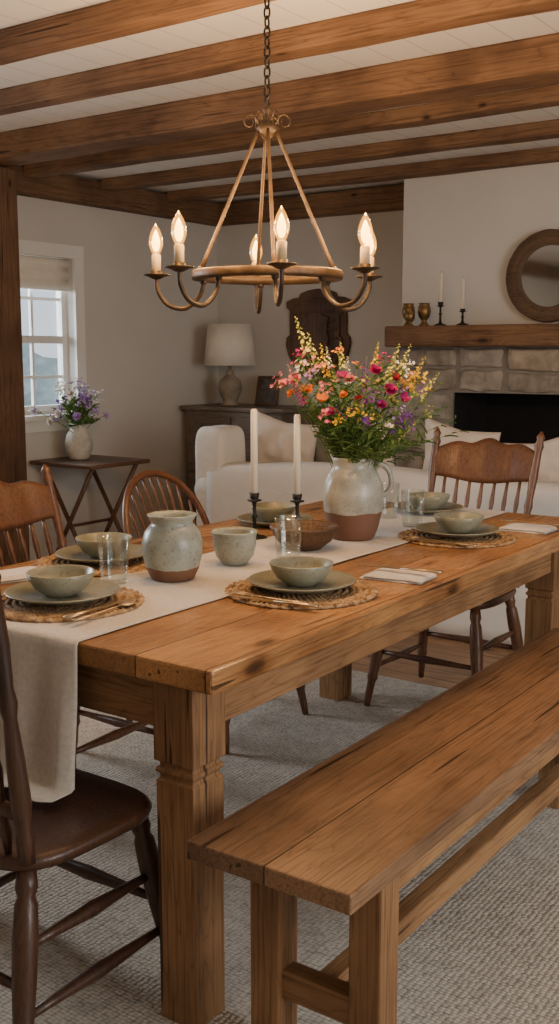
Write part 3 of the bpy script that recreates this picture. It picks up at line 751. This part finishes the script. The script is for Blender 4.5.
for k in range(125):
    a = random.uniform(0, 2 * pi); e = random.uniform(.25, 1.45)
    dirv = Vector((cos(a) * cos(e), sin(a) * cos(e), sin(e)))
    lat = dirv.dot(Rg)
    ln = random.uniform(.12, .35)
    if lat < -.25 and e < .95: e = random.uniform(.95, 1.4); dirv = Vector((cos(a) * cos(e), sin(a) * cos(e), sin(e)))
    p0 = jc + Vector((cos(a) * .025, sin(a) * .025, .22))
    p1 = p0 + dirv * ln
    mb.tube([p0, p0.lerp(p1, .5) + Vector((0, 0, .01)), p1], [.0013, .001, .0006], 5)
    for q in range(10):
        t = .3 + .7 * q / 9; b2 = random.uniform(0, 2 * pi)
        leaf(mb, p0.lerp(p1, t), dirv * .8 + Vector((cos(b2), sin(b2), random.uniform(-.3, .5))), random.uniform(.016, .042), random.uniform(.004, .010))
g = make('bouquet_foliage', mb, LEAF, fixn=False); tag(g, 'mixed green leaves and stems among the wildflowers', 'foliage'); g['kind'] = 'stuff'

# ------------------------------------------------------------------ candlesticks
def candlestick(name, loc, h, ch, label, group, r=.0115, base=.042):
    C = thing(name, label, 'candlestick', loc, 0, group)
    pr = [(.0005, 0), (base, 0), (base, .004), (base * .8, .009), (.012, .014), (.007, .022), (.006, h * .45), (.011, h * .5), (.006, h * .55), (.0055, h * .75), (.008, h * .8), (.022, h * .83), (.023, h * .85), (.010, h * .86), (.014, h * .9), (.0155, h), (.012, h), (.012, h * .9), (.0005, h * .9)]
    make('holder', M().lathe(pr, seg=28), M_IRON, parent=C)
    make('candle', M().lathe([(.0005, h * .9), (r, h * .9), (r * .9, h + ch - .006), (r * .6, h + ch), (.0005, h + ch)], seg=20), CANDLE, parent=C)
    make('wick', M().tube([(0, 0, h + ch - .001), (.001, 0, h + ch + .008)], .0008, 6), WICK, parent=C)
    return C
candlestick('candlestick', (-1.93, 2.62, TZ), .145, .26, 'black iron candlestick with tall ivory taper on the table', 'table candlesticks')
candlestick('candlestick', (-1.81, 2.68, RT), .14, .245, 'black iron candlestick with tall ivory taper on the table', 'table candlesticks')

gp = [(.0005, 0), (.031, 0), (.033, .004), (.0365, .06), (.040, .119), (.0402, .121), (.0385, .121), (.035, .06), (.031, .009), (.0005, .007)]
gl0 = make('drinking_glass', M().lathe(gp, seg=64, fn=lambda p, a, r, z: Vector((p.x * (1 + .022 * cos(a * 16)), p.y * (1 + .022 * cos(a * 16)), p.z)) if r > .029 and .01 < z < .1 else p), G_GL, loc=(-1.640, 2.385, RT))
tag(gl0, 'clear ribbed glass tumbler on the runner', 'glass', 'glass tumblers')
for p in ((-1.825, 1.885, RT), (-1.63, 3.10, RT), (-1.79, 3.22, RT)): duplicate(gl0, p)

# ------------------------------------------------------------------ chandelier
CX, CY = -1.685, 2.35; RZc = 1.54
CH = thing('chandelier', 'aged bronze ring chandelier with six lit candle bulbs', 'chandelier', (CX, CY, RZc))
make('ring', M().lathe([(.166, -.012), (.200, -.012), (.203, -.006), (.203, .008), (.200, .012), (.166, .012), (.163, 0), (.166, -.012)], seg=96), M_BRZ, parent=CH)
view = radians(35)
def dirang(deg):
    a = radians(deg)
    return (-Vector((-sin(view), cos(view), 0))) * cos(a) + Vector((cos(view), sin(view), 0)) * sin(a)
hubz = .375
for dg in (-82, 6, 88, 190):
    d = dirang(dg)
    a = d * .178 + Vector((0, 0, .012)); b = d * .022 + Vector((0, 0, hubz))
    mb = M(); mb.tube([a, a.lerp(b, .1), a.lerp(b, .9), b], [.0075, .0055, .0045, .004], 8)
    mb.ball(a + Vector((0, 0, .003)), .010)
    make('rod', mb, M_BRZ, parent=CH)
mb = M().lathe([(.0005, hubz - .03), (.012, hubz - .02), (.024, hubz - .005), (.028, hubz + .005), (.024, hubz + .013), (.010, hubz + .018), (.008, hubz + .045), (.013, hubz + .05), (.006, hubz + .06), (.0005, hubz + .062)], seg=28)
for k in range(6):
    d = dirang(30 + 60 * k); pts = []
    for q in range(24):
        a = q / 23 * 2.2 * pi; rr = .021 * (1 - .62 * q / 23)
        pts.append(d * (.024 + .021 + rr * -cos(a)) + Vector((0, 0, hubz + .020 + rr * sin(a))))
    mb.tube(pts, [.0030 - .0012 * q / 23 for q in range(24)], 6)
make('hub', mb, M_BRZD, parent=CH)
mb = M(); z = hubz + .055; k = 0
while z < CZ - RZc - .03:
    pts = []
    for q in range(17):
        a = 2 * pi * q / 16; x = .0085 * cos(a); zz = .0155 * sin(a)
        pts.append((x, 0, z + .0155 + zz) if k % 2 else (0, x, z + .0155 + zz))
    mb.tube(pts, .0028, 6, cap=False); z += .0245; k += 1
make('chain', mb, M_IRON, parent=CH)
make('canopy', M().lathe([(.0005, CZ - RZc - .04), (.012, CZ - RZc - .035), (.05, CZ - RZc - .01), (.055, CZ - RZc), (.0005, CZ - RZc)], seg=28), M_IRON, parent=CH)
def arm_pt(d, u):
    P = [(.175, -.012), (.185, -.05), (.225, -.085), (.275, -.075), (.303, -.035), (.305, .0)]
    n = len(P) - 1; x = u * n; i = min(int(x), n - 1); f = x - i
    p0, p1, p2, p3 = P[max(i - 1, 0)], P[i], P[i + 1], P[min(i + 2, n)]
    cr = [0.5 * (2 * b + (c2 - a) * f + (2 * a - 5 * b + 4 * c2 - e) * f * f + (3 * b - a - 3 * c2 + e) * f ** 3) for a, b, c2, e in zip(p0, p1, p2, p3)]
    return d * cr[0] + Vector((0, 0, cr[1]))
for dg in [-45, 7, 54, 112, 187, 262]:
    d = dirang(dg); A = M().tube([arm_pt(d, k / 20) for k in range(21)], .0062, 8)
    A.ball(arm_pt(d, .02), .010)
    arm = make('arm', A, M_BRZD, parent=CH)
    e = d * .305; ex, ey = e.x, e.y
    make('drip_pan', M().lathe([(.0005, -.008), (.010, -.006), (.022, .0), (.036, .004), (.037, .007), (.022, .005), (.015, .006), (.015, .016), (.0005, .016)], (ex, ey, 0), 28), M_BRZD, parent=arm)
    make('candle_sleeve', M().lathe([(.0005, .012), (.0125, .012), (.0125, .057), (.009, .060), (.0005, .060)], (ex, ey, 0), 20), SLEEVE, parent=arm)
    bu = make('bulb', M().lathe([(.0005, .058), (.008, .059), (.0140, .070), (.0190, .085), (.0182, .102), (.0128, .119), (.0065, .131), (.002, .139), (.0005, .142)], (ex, ey, 0), 24), BULB, parent=arm)
    make('filament', M().lathe([(.0005, .066), (.006, .069), (.0105, .080), (.0115, .091), (.0095, .103), (.005, .116), (.0005, .124)], (ex, ey, 0), 16), FIL, parent=bu)
    ld = bpy.data.lights.new('bulb_light', 'POINT'); ld.energy = 8.5; ld.color = (1, .58, .25); ld.shadow_soft_size = .03
    lo = bpy.data.objects.new('bulb_light', ld); COL.objects.link(lo); lo.parent = CH; lo.location = (ex, ey, .18)

# ------------------------------------------------------------------ fireplace
FP = thing('fireplace', 'field-stone fireplace with dark firebox and timber mantel', 'fireplace', (-2.06, 5.5, 0))
fx0, fx1 = -3.02, -1.10; ox0, ox1, oz1 = -2.65, -1.52, 1.12
def Lf(x, y, z): return (x + 2.06, y - 5.5, z)
mb = M().box(Lf(fx0, 5.50, 0), Lf(ox0, 5.60, 1.375)).box(Lf(ox1, 5.50, 0), Lf(fx1, 5.60, 1.375)).box(Lf(ox0, 5.50, oz1), Lf(ox1, 5.60, 1.375))
make('mortar_bed', mb, MORTAR, parent=FP)
mb = M(); random.seed(33)
def stone(x0, x1, z0, z1):
    g = .005; x0 += g; x1 -= g; z0 += g; z1 -= g
    yd = 5.50 - random.uniform(.012, .034); n = 12; s = random.random() * 50
    ck = [random.uniform(.0, .22) for _ in range(4)]
    vs = []
    for j in range(n + 1):
        for i in range(n + 1):
            u, w_ = i / n, j / n
            e = min(u, 1 - u, w_, 1 - w_); pr = min(1, e * 9) ** .6
            cx = (x0 + x1) / 2; cz = (z0 + z1) / 2
            x = x0 + (x1 - x0) * u; zz = z0 + (z1 - z0) * w_
            q = (0 if u < .5 else 1) + (0 if w_ < .5 else 2)
            cr = max(0, abs(u - .5) + abs(w_ - .5) - .66) * ck[q] * 2.0
            x += (cx - x) * cr + .010 * noise.noise(Vector((x * 12, zz * 12, s))); zz += (cz - zz) * cr + .010 * noise.noise(Vector((x * 12, zz * 12, s + 7)))
            y = 5.505 + (yd - 5.505) * pr + .010 * noise.noise(Vector((x * 22, zz * 22, s)))
            vs.append(Lf(x, min(y, 5.51), zz))
    fs = [(j * (n + 1) + i, j * (n + 1) + i + 1, (j + 1) * (n + 1) + i + 1, (j + 1) * (n + 1) + i) for j in range(n) for i in range(n)]
    mb.add(vs, fs, 0, False)
z = 0
hs = [.20, .18, .21, .17, .19, .17, .255]
sc = 1.375 / sum(hs)
for h in hs:
    z0, z1 = z, z + h * sc; z = z1
    segs = [(fx0, fx1)] if z0 >= oz1 - .06 else [(fx0, ox0), (ox1, fx1)]
    for a, b in segs:
        x = a
        while x < b - 1e-6:
            w_ = random.uniform(.18, .40)
            if b - (x + w_) < .14: w_ = b - x
            if (z1 - z0) > .23 or random.random() < .15:
                t = random.uniform(.4, .6); zm_ = z0 + (z1 - z0) * t
                stone(x, x + w_, z0, zm_)
                if w_ > .3 and random.random() < .5:
                    xm = x + w_ * random.uniform(.4, .6); stone(x, xm, zm_, z1); stone(xm, x + w_, zm_, z1)
                else: stone(x, x + w_, zm_, z1)
            else: stone(x, x + w_, z0, z1)
            x += w_
make('stone_surround', mb, STONE, parent=FP, fixn=False)
mb = M().box(Lf(ox0, 5.96, .0), Lf(ox1, 5.98, oz1)).box(Lf(ox0 - .004, 5.52, .02), Lf(ox0 + .004, 5.97, oz1)).box(Lf(ox1 - .004, 5.52, .02), Lf(ox1 + .004, 5.97, oz1)).box(Lf(ox0, 5.52, oz1 - .004), Lf(ox1, 5.97, oz1 + .01)).box(Lf(ox0, 5.52, .0), Lf(ox1, 5.97, .05))
make('firebox', mb, BLACK, parent=FP)
make('mantel', M().box(Lf(-2.99, 5.30, 1.375), Lf(-1.0, 5.60, 1.49)), W_MANT, parent=FP, bevel=.01)
make('hearth', M().box(Lf(-3.0, 5.24, 0), Lf(-1.05, 5.45, .05)), MORTAR, parent=FP, bevel=.01)
candlestick('candlestick', (-2.69, 5.40, 1.49), .13, .16, 'small black candlestick with short ivory candle on mantel', 'mantel candlesticks', .010, .035)
candlestick('candlestick', (-2.555, 5.40, 1.49), .09, .16, 'small black candlestick with short ivory candle on mantel', 'mantel candlesticks', .010, .035)
up = [(.0005, 0), (.027, 0), (.029, .007), (.017, .019), (.014, .031), (.031, .052), (.037, .08), (.034, .108), (.028, .118), (.033, .128), (.031, .128), (.025, .117), (.0005, .10)]
u1 = make('brass_urn', M().lathe(up, seg=28), M_BRASS, loc=(-2.90, 5.42, 1.49)); tag(u1, 'small aged brass urn standing on the mantel', 'urn', 'brass urns on the mantel')
duplicate(u1, (-2.80, 5.42, 1.49)); q = duplicate(u1, (-2.855, 5.355, 1.49)); q.scale = (.75, .75, .66)
MI = thing('round_mirror', 'round mirror in a wide carved wooden frame above mantel', 'mirror', (-2.13, 5.56, 1.748))
rotm = Matrix.Rotation(pi / 2, 3, 'X')
def chip(p, a, r, z):
    k = 1 + (.012 * noise.noise(Vector((cos(a) * 5, sin(a) * 5, r * 9))) if r > .17 else 0)
    return Vector((p.x * k, p.y * k, p.z + (.004 * noise.noise(Vector((cos(a) * 9, sin(a) * 9, r * 30))) if z > 0 else 0)))
make('frame', M().lathe([(.160, -.02), (.163, .016), (.170, .022), (.180, .016), (.194, .014), (.204, .022), (.214, .014), (.232, .018), (.243, .010), (.245, -.02), (.160, -.02)], seg=96, mtx=rotm, fn=chip), W_MIRR, parent=MI)
make('mirror_glass', M().lathe([(.0005, .0), (.168, .0), (.168, -.01), (.0005, -.01)], seg=48, mtx=rotm, smooth=False), MIRROR, parent=MI)

# ------------------------------------------------------------------ dresser, lamp, picture, ornament
DR = thing('dresser', 'grey-brown wooden dresser with drawers against the back wall', 'dresser', (-4.27, 5.74, 0))
make('body', M().box((-.40, -.19, .08), (.40, .22, .96)).box((-.38, -.17, 0), (-.33, -.12, .08)).box((.33, -.17, 0), (.38, -.12, .08)).box((-.38, .15, 0), (-.33, .2, .08)).box((.33, .15, 0), (.38, .2, .08)), W_DRESS, parent=DR, bevel=.005)
make('dresser_top', M().box((-.43, -.22, .96), (.43, .235, .99)), W_DRESS, parent=DR, bevel=.006)
for (x0_, x1_, z0_, z1_) in ((-.37, -.01, .76, .93), (.01, .37, .76, .93), (-.37, .37, .55, .74), (-.37, .37, .33, .53), (-.37, .37, .11, .31)):
    dw = make('drawer', M().box((x0_, -.205, z0_), (x1_, -.188, z1_)), W_DRESS, parent=DR, bevel=.004)
    for kx in ([(x0_ + x1_) / 2] if x1_ - x0_ < .5 else [-.2, .2]):
        make('knob', M().ball((kx, -.218, (z0_ + z1_) / 2), .014, seg=12, rings=8), M_BRASS, parent=dw)
LA = thing('table_lamp', 'table lamp with drum linen shade on the dresser', 'lamp', (-4.43, 5.74, .99))
make('base', M().lathe([(.0005, 0), (.065, 0), (.067, .01), (.047, .02), (.056, .05), (.079, .10), (.083, .13), (.07, .17), (.033, .2), (.023, .22), (.028, .23), (.012, .24), (.010, .30), (.0005, .30)], seg=36), C_LAMP, parent=LA)
make('lamp_shade', M().lathe([(.178, .27), (.148, .545), (.145, .545), (.175, .27), (.178, .27)], seg=48), F_SHADE, parent=LA)
PF = thing('picture_frame', 'small dark framed picture leaning on the dresser', 'picture frame', (-4.20, 5.84, .991))
rt = Matrix.Rotation(radians(-12), 3, 'X')
mb = M()
for a, b in (((-.09, -.01, 0), (-.07, .008, .2)), ((.07, -.01, 0), (.09, .008, .2)), ((-.07, -.01, 0), (.07, .008, .02)), ((-.07, -.01, .18), (.07, .008, .2))): mb.box(a, b, rot=rt, piv=(0, 0, 0))
make('frame', mb, W_ORN, parent=PF)
make('picture', M().box((-.07, -.002, .02), (.07, .004, .18), rot=rt, piv=(0, 0, 0)), plain('picture_print', (.10, .08, .07), .5, 0, .6, 25, 0), parent=PF)
half = [(0, 1.18), (.06, 1.19), (.13, 1.23), (.19, 1.29), (.235, 1.36), (.255, 1.43), (.25, 1.48), (.225, 1.50), (.225, 1.66), (.25, 1.68), (.25, 1.72), (.20, 1.74), (.15, 1.745), (.14, 1.77), (.08, 1.79), (0, 1.80)]
poly = half + [(-x, z) for x, z in reversed(half[1:-1])]
mb = M().prism([(x, z - 1.49) for x, z in poly], -.022, 0)
mb.prism([(x * .80, (z - 1.5) * .82) for x, z in poly], -.036, -.022)
mb.prism([(x * .42, (z - 1.5) * .5 + .01) for x, z in poly], -.054, -.036)
for k in range(8):
    zz = -.20 + k * .058; mb.box((-.17 + abs(zz) * .2, -.046, zz), (.17 - abs(zz) * .2, -.03, zz + .018))
orn = make('carved_wall_ornament', mb, W_ORN, bevel=.005, loc=(-3.88, YB, 1.455)); tag(orn, 'dark carved wooden shield-shaped ornament hung on the wall', 'wall ornament')

# ------------------------------------------------------------------ side table + flowers
ST_ = thing('side_table', 'small brown rectangular folding side table with crossed legs', 'side table', (-4.45, 4.42, 0), 0)
make('table_top', M().box((-.255, -.24, .698), (.255, .24, .722)), W_SIDE, parent=ST_, bevel=.006)
for y in (-.18, .18):
    for s in (-1, 1):
        make('leg', M().tube([(s * .21, y + s * .012, 0), (-s * .21, y + s * .012, .70)], .013, 10), W_SIDE, parent=ST_)
for (x, z) in ((0, .35), (.19, .03), (-.19, .03)): make('stretcher', M().tube([(x, -.18, z), (x, .18, z)], .009, 8), W_SIDE, parent=ST_)
wv = [(.0005, 0), (.05, 0), (.06, .01), (.078, .06), (.082, .10), (.07, .145), (.05, .175), (.047, .19), (.056, .21), (.053, .21), (.042, .19), (.06, .14), (.0005, .02)]
wc = Vector((-4.52, 4.40, .7225))
q = make('white_vase', M().lathe(wv, seg=40), C_WHITE, loc=wc); tag(q, 'white stoneware vase on the small side table', 'vase')
random.seed(5)
for k in range(34):
    a = random.uniform(0, 2 * pi); e = random.uniform(.15, 1.45); ln = random.uniform(.14, .27)
    tip = wc + Vector((cos(a) * cos(e) * ln * .7, sin(a) * cos(e) * ln * 1.2, .2 + sin(e) * ln))
    base = wc + Vector((cos(a) * .012, sin(a) * .012, .1))
    colr = ['white', 'lilac', 'purple', 'white', 'lilac', 'white'][k % 6]; kind = ['cluster', 'daisy', 'cluster', 'rose'][k % 4]
    flower(base, tip, (wc + Vector((0, 0, .26)) - base.lerp(tip, .5)) * .5, kind, .026, colr, 'cut_flower', 'small %s flower in the white vase' % colr, 'flowers in the white vase', .002)
mb = M()
for k in range(34):
    a = random.uniform(0, 2 * pi); e = random.uniform(.1, 1.4); dirv = Vector((cos(a) * cos(e) * .8, sin(a) * cos(e), sin(e)))
    p0 = wc + Vector((0, 0, .19)); p1 = p0 + dirv * random.uniform(.08, .2); mb.tube([p0, p1], .0014, 5)
    for q in range(6):
        b2 = random.uniform(0, 2 * pi); leaf(mb, p0.lerp(p1, .4 + .1 * q), dirv + Vector((cos(b2), sin(b2), .2)), .045, .014)
g = make('bouquet_foliage', mb, LEAF, fixn=False); tag(g, 'green leaves among the flowers in the white vase', 'foliage'); g['kind'] = 'stuff'

# ------------------------------------------------------------------ sofa
SO = thing('sofa', 'white slipcovered sofa with rolled arms facing the fireplace', 'sofa', (-2.5, 4.75, 0))
def rbox(mb, a, b, seed=0, nn=14, pw=6, wr=.0):
    c = [(a[i] + b[i]) / 2 for i in range(3)]; s = [b[i] - a[i] for i in range(3)]
    def fn(p):
        q = Vector([(abs(v) ** .5) * (1 if v >= 0 else -1) for v in p])
        q = q / (sum(abs(v) ** pw for v in q) ** (1 / pw))
        return q * (1 + wr * noise.noise(q * 2.2 + Vector((seed * 3, 0, 0))))
    mb.ball(c, 1, (s[0] / 2, s[1] / 2, s[2] / 2), 0, nn * 3, nn * 2, fn)
make('base', M().box((-1.05, -.31, .03), (1.08, .40, .42)), F_SOFA, parent=SO, bevel=.02)
def skirt_fn(u, v): return (-1.06 + u * 2.16, -.325 - .005 * sin(u * 60) * (1 - v), .012 + v * .3)
make('skirt', M().grid(skirt_fn, 160, 4), F_SOFA, parent=SO, solid=.003)
mb = M()
def back_fn(u, v):
    x = -1.08 + 2.14 * u; a = v * 2 * pi
    ca, sa = cos(a), sin(a)
    yy = -.225 + .105 * (abs(ca) ** .45) * (1 if ca >= 0 else -1)
    top = .79 - .012 * (1 + sin(u * 9 + 1)) - .02 * (abs(u * 2 - 1) ** 6)
    zz = .54 + (top - .54) * (abs(sa) ** .5) * (1 if sa >= 0 else -1) + .006 * noise.noise(Vector((x * 4, a, 0)))
    return (x, yy + .008 * noise.noise(Vector((x * 3, a * 1.5, 4))), zz)
mb.grid(back_fn, 50, 32)
mb.add([back_fn(0, k / 32) for k in range(32)], [tuple(range(32))]); mb.add([back_fn(1, k / 32) for k in range(32)], [tuple(range(32))])
make('backrest', mb, F_SOFA, parent=SO)
for s in (-1, 1):
    mb = M(); rbox(mb, (s * 1.10 - .085, -.315, .02), (s * 1.10 + .085, .42, .60), 5, pw=9)
    mb.tube([(s * 1.10, -.32 + .74 * k / 8, .60 + .006 * sin(k)) for k in range(9)], [.07, .090, .094, .092, .094, .094, .092, .090, .07], 24)
    make('arm', mb, F_SOFA, parent=SO)
mb = M(); rbox(mb, (-1.18, -.32, .40), (-.99, -.07, .945), 3, pw=7, wr=.02); make('back_wing', mb, F_SOFA, parent=SO)
for k, x in enumerate((-.51, .51)):
    mb = M(); rbox(mb, (x - .5, -.12, .41), (x + .5, .40, .54), k, wr=.03); make('seat_cushion', mb, F_SOFA, parent=SO)
def pillow(loc, rot, w_, mat, label, sd0=0):
    mb = M(); n = 26
    for sd in (-1, 1):
        def f(u, v, sd=sd):
            a, b = u * 2 - 1, v * 2 - 1
            t = (max(0, (1 - a * a) * (1 - b * b))) ** .45
            k = 1 - .09 * (1 - abs(a * b)) * max(abs(a), abs(b)) ** 2
            wv_ = noise.noise(Vector((a * 2.2 + sd0, b * 2.2, sd))) * .035 + noise.noise(Vector((a * 5 + sd0, b * 3, sd * 2))) * .012
            return (a * w_ / 2 * k, sd * t * w_ * .16 + wv_ * w_ * t * 2, b * w_ / 2 * k - .03 * w_ * (1 - a * a) * (1 if b > 0 else 0) * b)
        mb.grid(f, n, n)
    q = make('throw_pillow', mb, mat, loc=loc, rot=rot); tag(q, label, 'pillow', 'sofa throw pillows'); return q
PL = 'plump rumpled cream linen pillow on the sofa'
pillow((-3.30, 4.76, .80), (radians(10), radians(10), .1), .40, F_PIL, PL, 1)
pillow((-2.82, 4.78, .79), (radians(12), radians(-12), -.1), .40, F_PIL, PL, 5)
pillow((-2.26, 4.77, .80), (radians(10), radians(9), .05), .40, F_PIL, PL, 9)
pillow((-1.83, 4.79, .77), (radians(12), radians(-10), -.1), .36, F_PIL, PL, 13)

# ------------------------------------------------------------------ lights / world / camera
W = bpy.data.worlds.new('world'); bpy.context.scene.world = W; W.use_nodes = True
bg = W.node_tree.nodes['Background']; bg.inputs[0].default_value = (.82, .90, 1.0, 1); bg.inputs[1].default_value = 1.35
def area(loc, target, size, energy, col):
    ld = bpy.data.lights.new('added_daylight', 'AREA'); ld.energy = energy; ld.color = col; ld.size = size
    lo = bpy.data.objects.new('added_daylight', ld); COL.objects.link(lo); lo.location = loc
    lo.rotation_euler = (Vector(target) - Vector(loc)).to_track_quat('-Z', 'Y').to_euler()
area((2.6, 1.6, 1.5), (-1.2, 2.4, .5), 1.8, 80, (1, .94, .86))  # unseen lamp added outside the right opening to brighten bench and rug
area((-6.0, 4.2, 1.9), (-3, 4.2, .9), 1.2, 110, (.84, .91, 1))
area((-6.0, 1.9, 1.9), (-2.0, 2.2, .8), 1.2, 120, (.86, .92, 1))  # unseen lamp added at the second left opening for table-top sheen
F = 1056
cd = bpy.data.cameras.new('camera'); cam = bpy.data.objects.new('camera', cd); COL.objects.link(cam)
cam.location = (0, 0, 1.33); cam.rotation_euler = (pi / 2 - radians(8.46), 0, radians(35))
cd.sensor_fit = 'VERTICAL'; cd.sensor_height = 36; cd.lens = F / 1024 * 36; cd.clip_start = .05
bpy.context.scene.camera = cam
